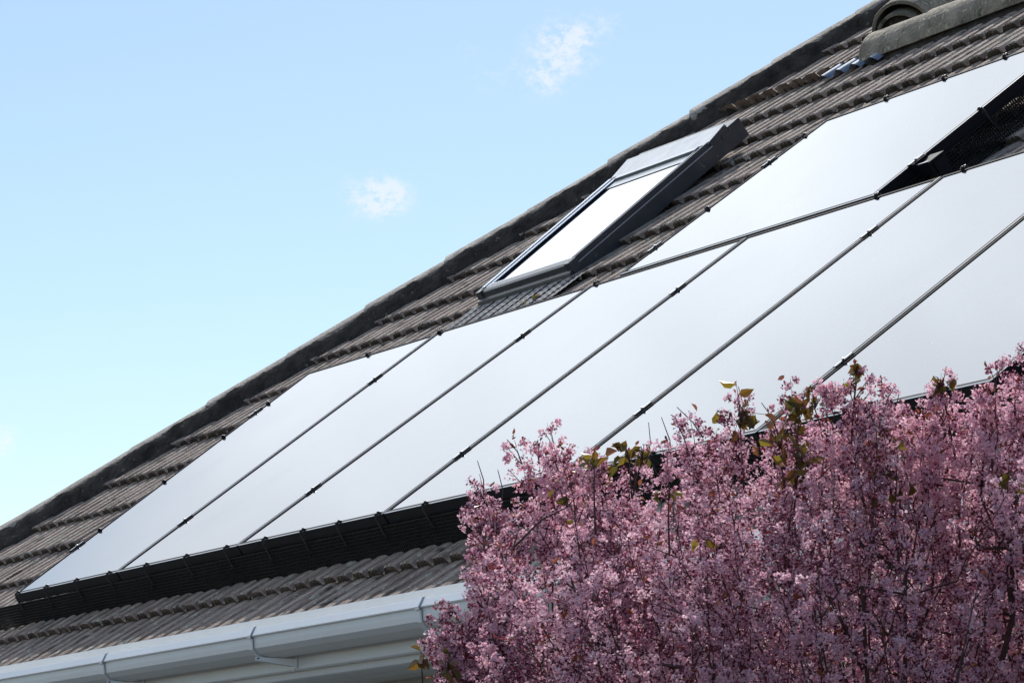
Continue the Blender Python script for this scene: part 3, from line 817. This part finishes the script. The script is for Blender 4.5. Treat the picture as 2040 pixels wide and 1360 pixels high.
def noise_(scale,detail=6,stretch=(1,1,1),rough=.6):
    mp=N.new('ShaderNodeMapping'); mp.inputs['Scale'].default_value=stretch; L.new(DIR,mp.inputs['Vector'])
    n=N.new('ShaderNodeTexNoise'); n.inputs['Scale'].default_value=scale; n.inputs['Detail'].default_value=detail; n.inputs['Roughness'].default_value=rough
    L.new(mp.outputs[0],n.inputs['Vector']); return n.outputs['Fac']
# bright cloud bank added out of view, graded to lighten what the glass mirrors
z=dot((0,0,1)); az=dot(tuple(fh))
bank=math_('MULTIPLY',math_('MULTIPLY',smooth(z,.27,.35),smooth(z,.92,.70)),smooth(az,.0,.35))
bn=math_('MULTIPLY',math_('MULTIPLY_ADD',noise_(8,5,(1,1,1),.5),.9,.60),math_('MULTIPLY_ADD',z,1.3,.49))
bank_c=N.new('ShaderNodeMix'); bank_c.data_type='RGBA'
mulc=N.new('ShaderNodeVectorMath'); mulc.operation='SCALE'; mulc.inputs[0].default_value=(1.70/STR,1.83/STR,2.0/STR); L.new(bn,mulc.inputs['Scale'])
mx=N.new('ShaderNodeMix'); mx.data_type='RGBA'; L.new(bank,mx.inputs['Factor']); 
tint=N.new('ShaderNodeMix'); tint.data_type='RGBA'; tint.blend_type='MULTIPLY'; tint.inputs['Factor'].default_value=1.
L.new(sky_.outputs[0],tint.inputs['A']); tint.inputs['B'].default_value=(1.055,1.045,1.01,1)
L.new(tint.outputs['Result'],mx.inputs['A']); L.new(mulc.outputs[0],mx.inputs['B'])
cur=mx.outputs['Result']
# small wisps
PITCH=.158361; YAW=-1.079681
Fv=Vector((math.sin(YAW)*math.cos(PITCH),math.cos(YAW)*math.cos(PITCH),math.sin(PITCH))); Rv=Vector((math.cos(YAW),-math.sin(YAW),0)); Uv=Rv.cross(Fv)
FP=6940.635
wn=math_('ADD',math_('MULTIPLY',noise_(110,8,(1,1,1.3),.6),.5),math_('MULTIPLY',noise_(330,8,(1,1,1.5),.65),.5))
tot=None
for (ax_,ey,sx,sy,am) in ((-.0400,.0417,.0088,.0052,.95),(-.0360,.0400,.0050,.0040,.8),(.0135,.0880,.0075,.0055,.6),(.0195,.0850,.0060,.0060,.75),(.0100,.0775,.0055,.0070,.7),(.0290,.0920,.0045,.0050,.45),(-.1480,-.0280,.005,.0065,.9),(-.0135,.0845,.0040,.003,.3),(.001,.076,.016,.006,.3)):
    D=(Fv+Rv*ax_+Uv*ey).normalized()
    e1=Rv; e2=D.cross(Rv).normalized(); e2=-e2 if e2.z<0 else e2
    dx=math_('DIVIDE',math_('SUBTRACT',dot(tuple(e1)),D.dot(e1)),sx); dy=math_('DIVIDE',math_('SUBTRACT',dot(tuple(e2)),D.dot(e2)),sy)
    r2=math_('ADD',math_('MULTIPLY',dx,dx),math_('MULTIPLY',dy,dy))
    b=math_('MULTIPLY',math_('EXPONENT',math_('MULTIPLY',r2,-.8)),am)
    b=math_('MULTIPLY',b,smooth(az,.5,.8))
    tot=b if tot is None else math_('ADD',tot,b)
cl=smooth(math_('MULTIPLY',tot,math_('MULTIPLY_ADD',wn,6.0,-2.35)),.05,1.0)
m2=N.new('ShaderNodeMix'); m2.data_type='RGBA'; L.new(math_('MULTIPLY',cl,.58),m2.inputs['Factor']); L.new(cur,m2.inputs['A']); m2.inputs['B'].default_value=(.97/STR,.97/STR,.98/STR,1)
L.new(m2.outputs['Result'],bg.inputs['Color'])

cam=bpy.data.cameras.new('camera'); cam.sensor_width=36; cam.sensor_fit='HORIZONTAL'; cam.lens=FP/2040*36
cam.clip_start=.1; cam.clip_end=2000
co=bpy.data.objects.new('camera',cam); co.location=CAM; co.rotation_euler=(math.pi/2+PITCH,0,-YAW); C.objects.link(co)
sc=bpy.context.scene; sc.camera=co
sc.view_settings.view_transform='Standard'; sc.view_settings.look='None'; sc.view_settings.exposure=0; sc.view_settings.gamma=1
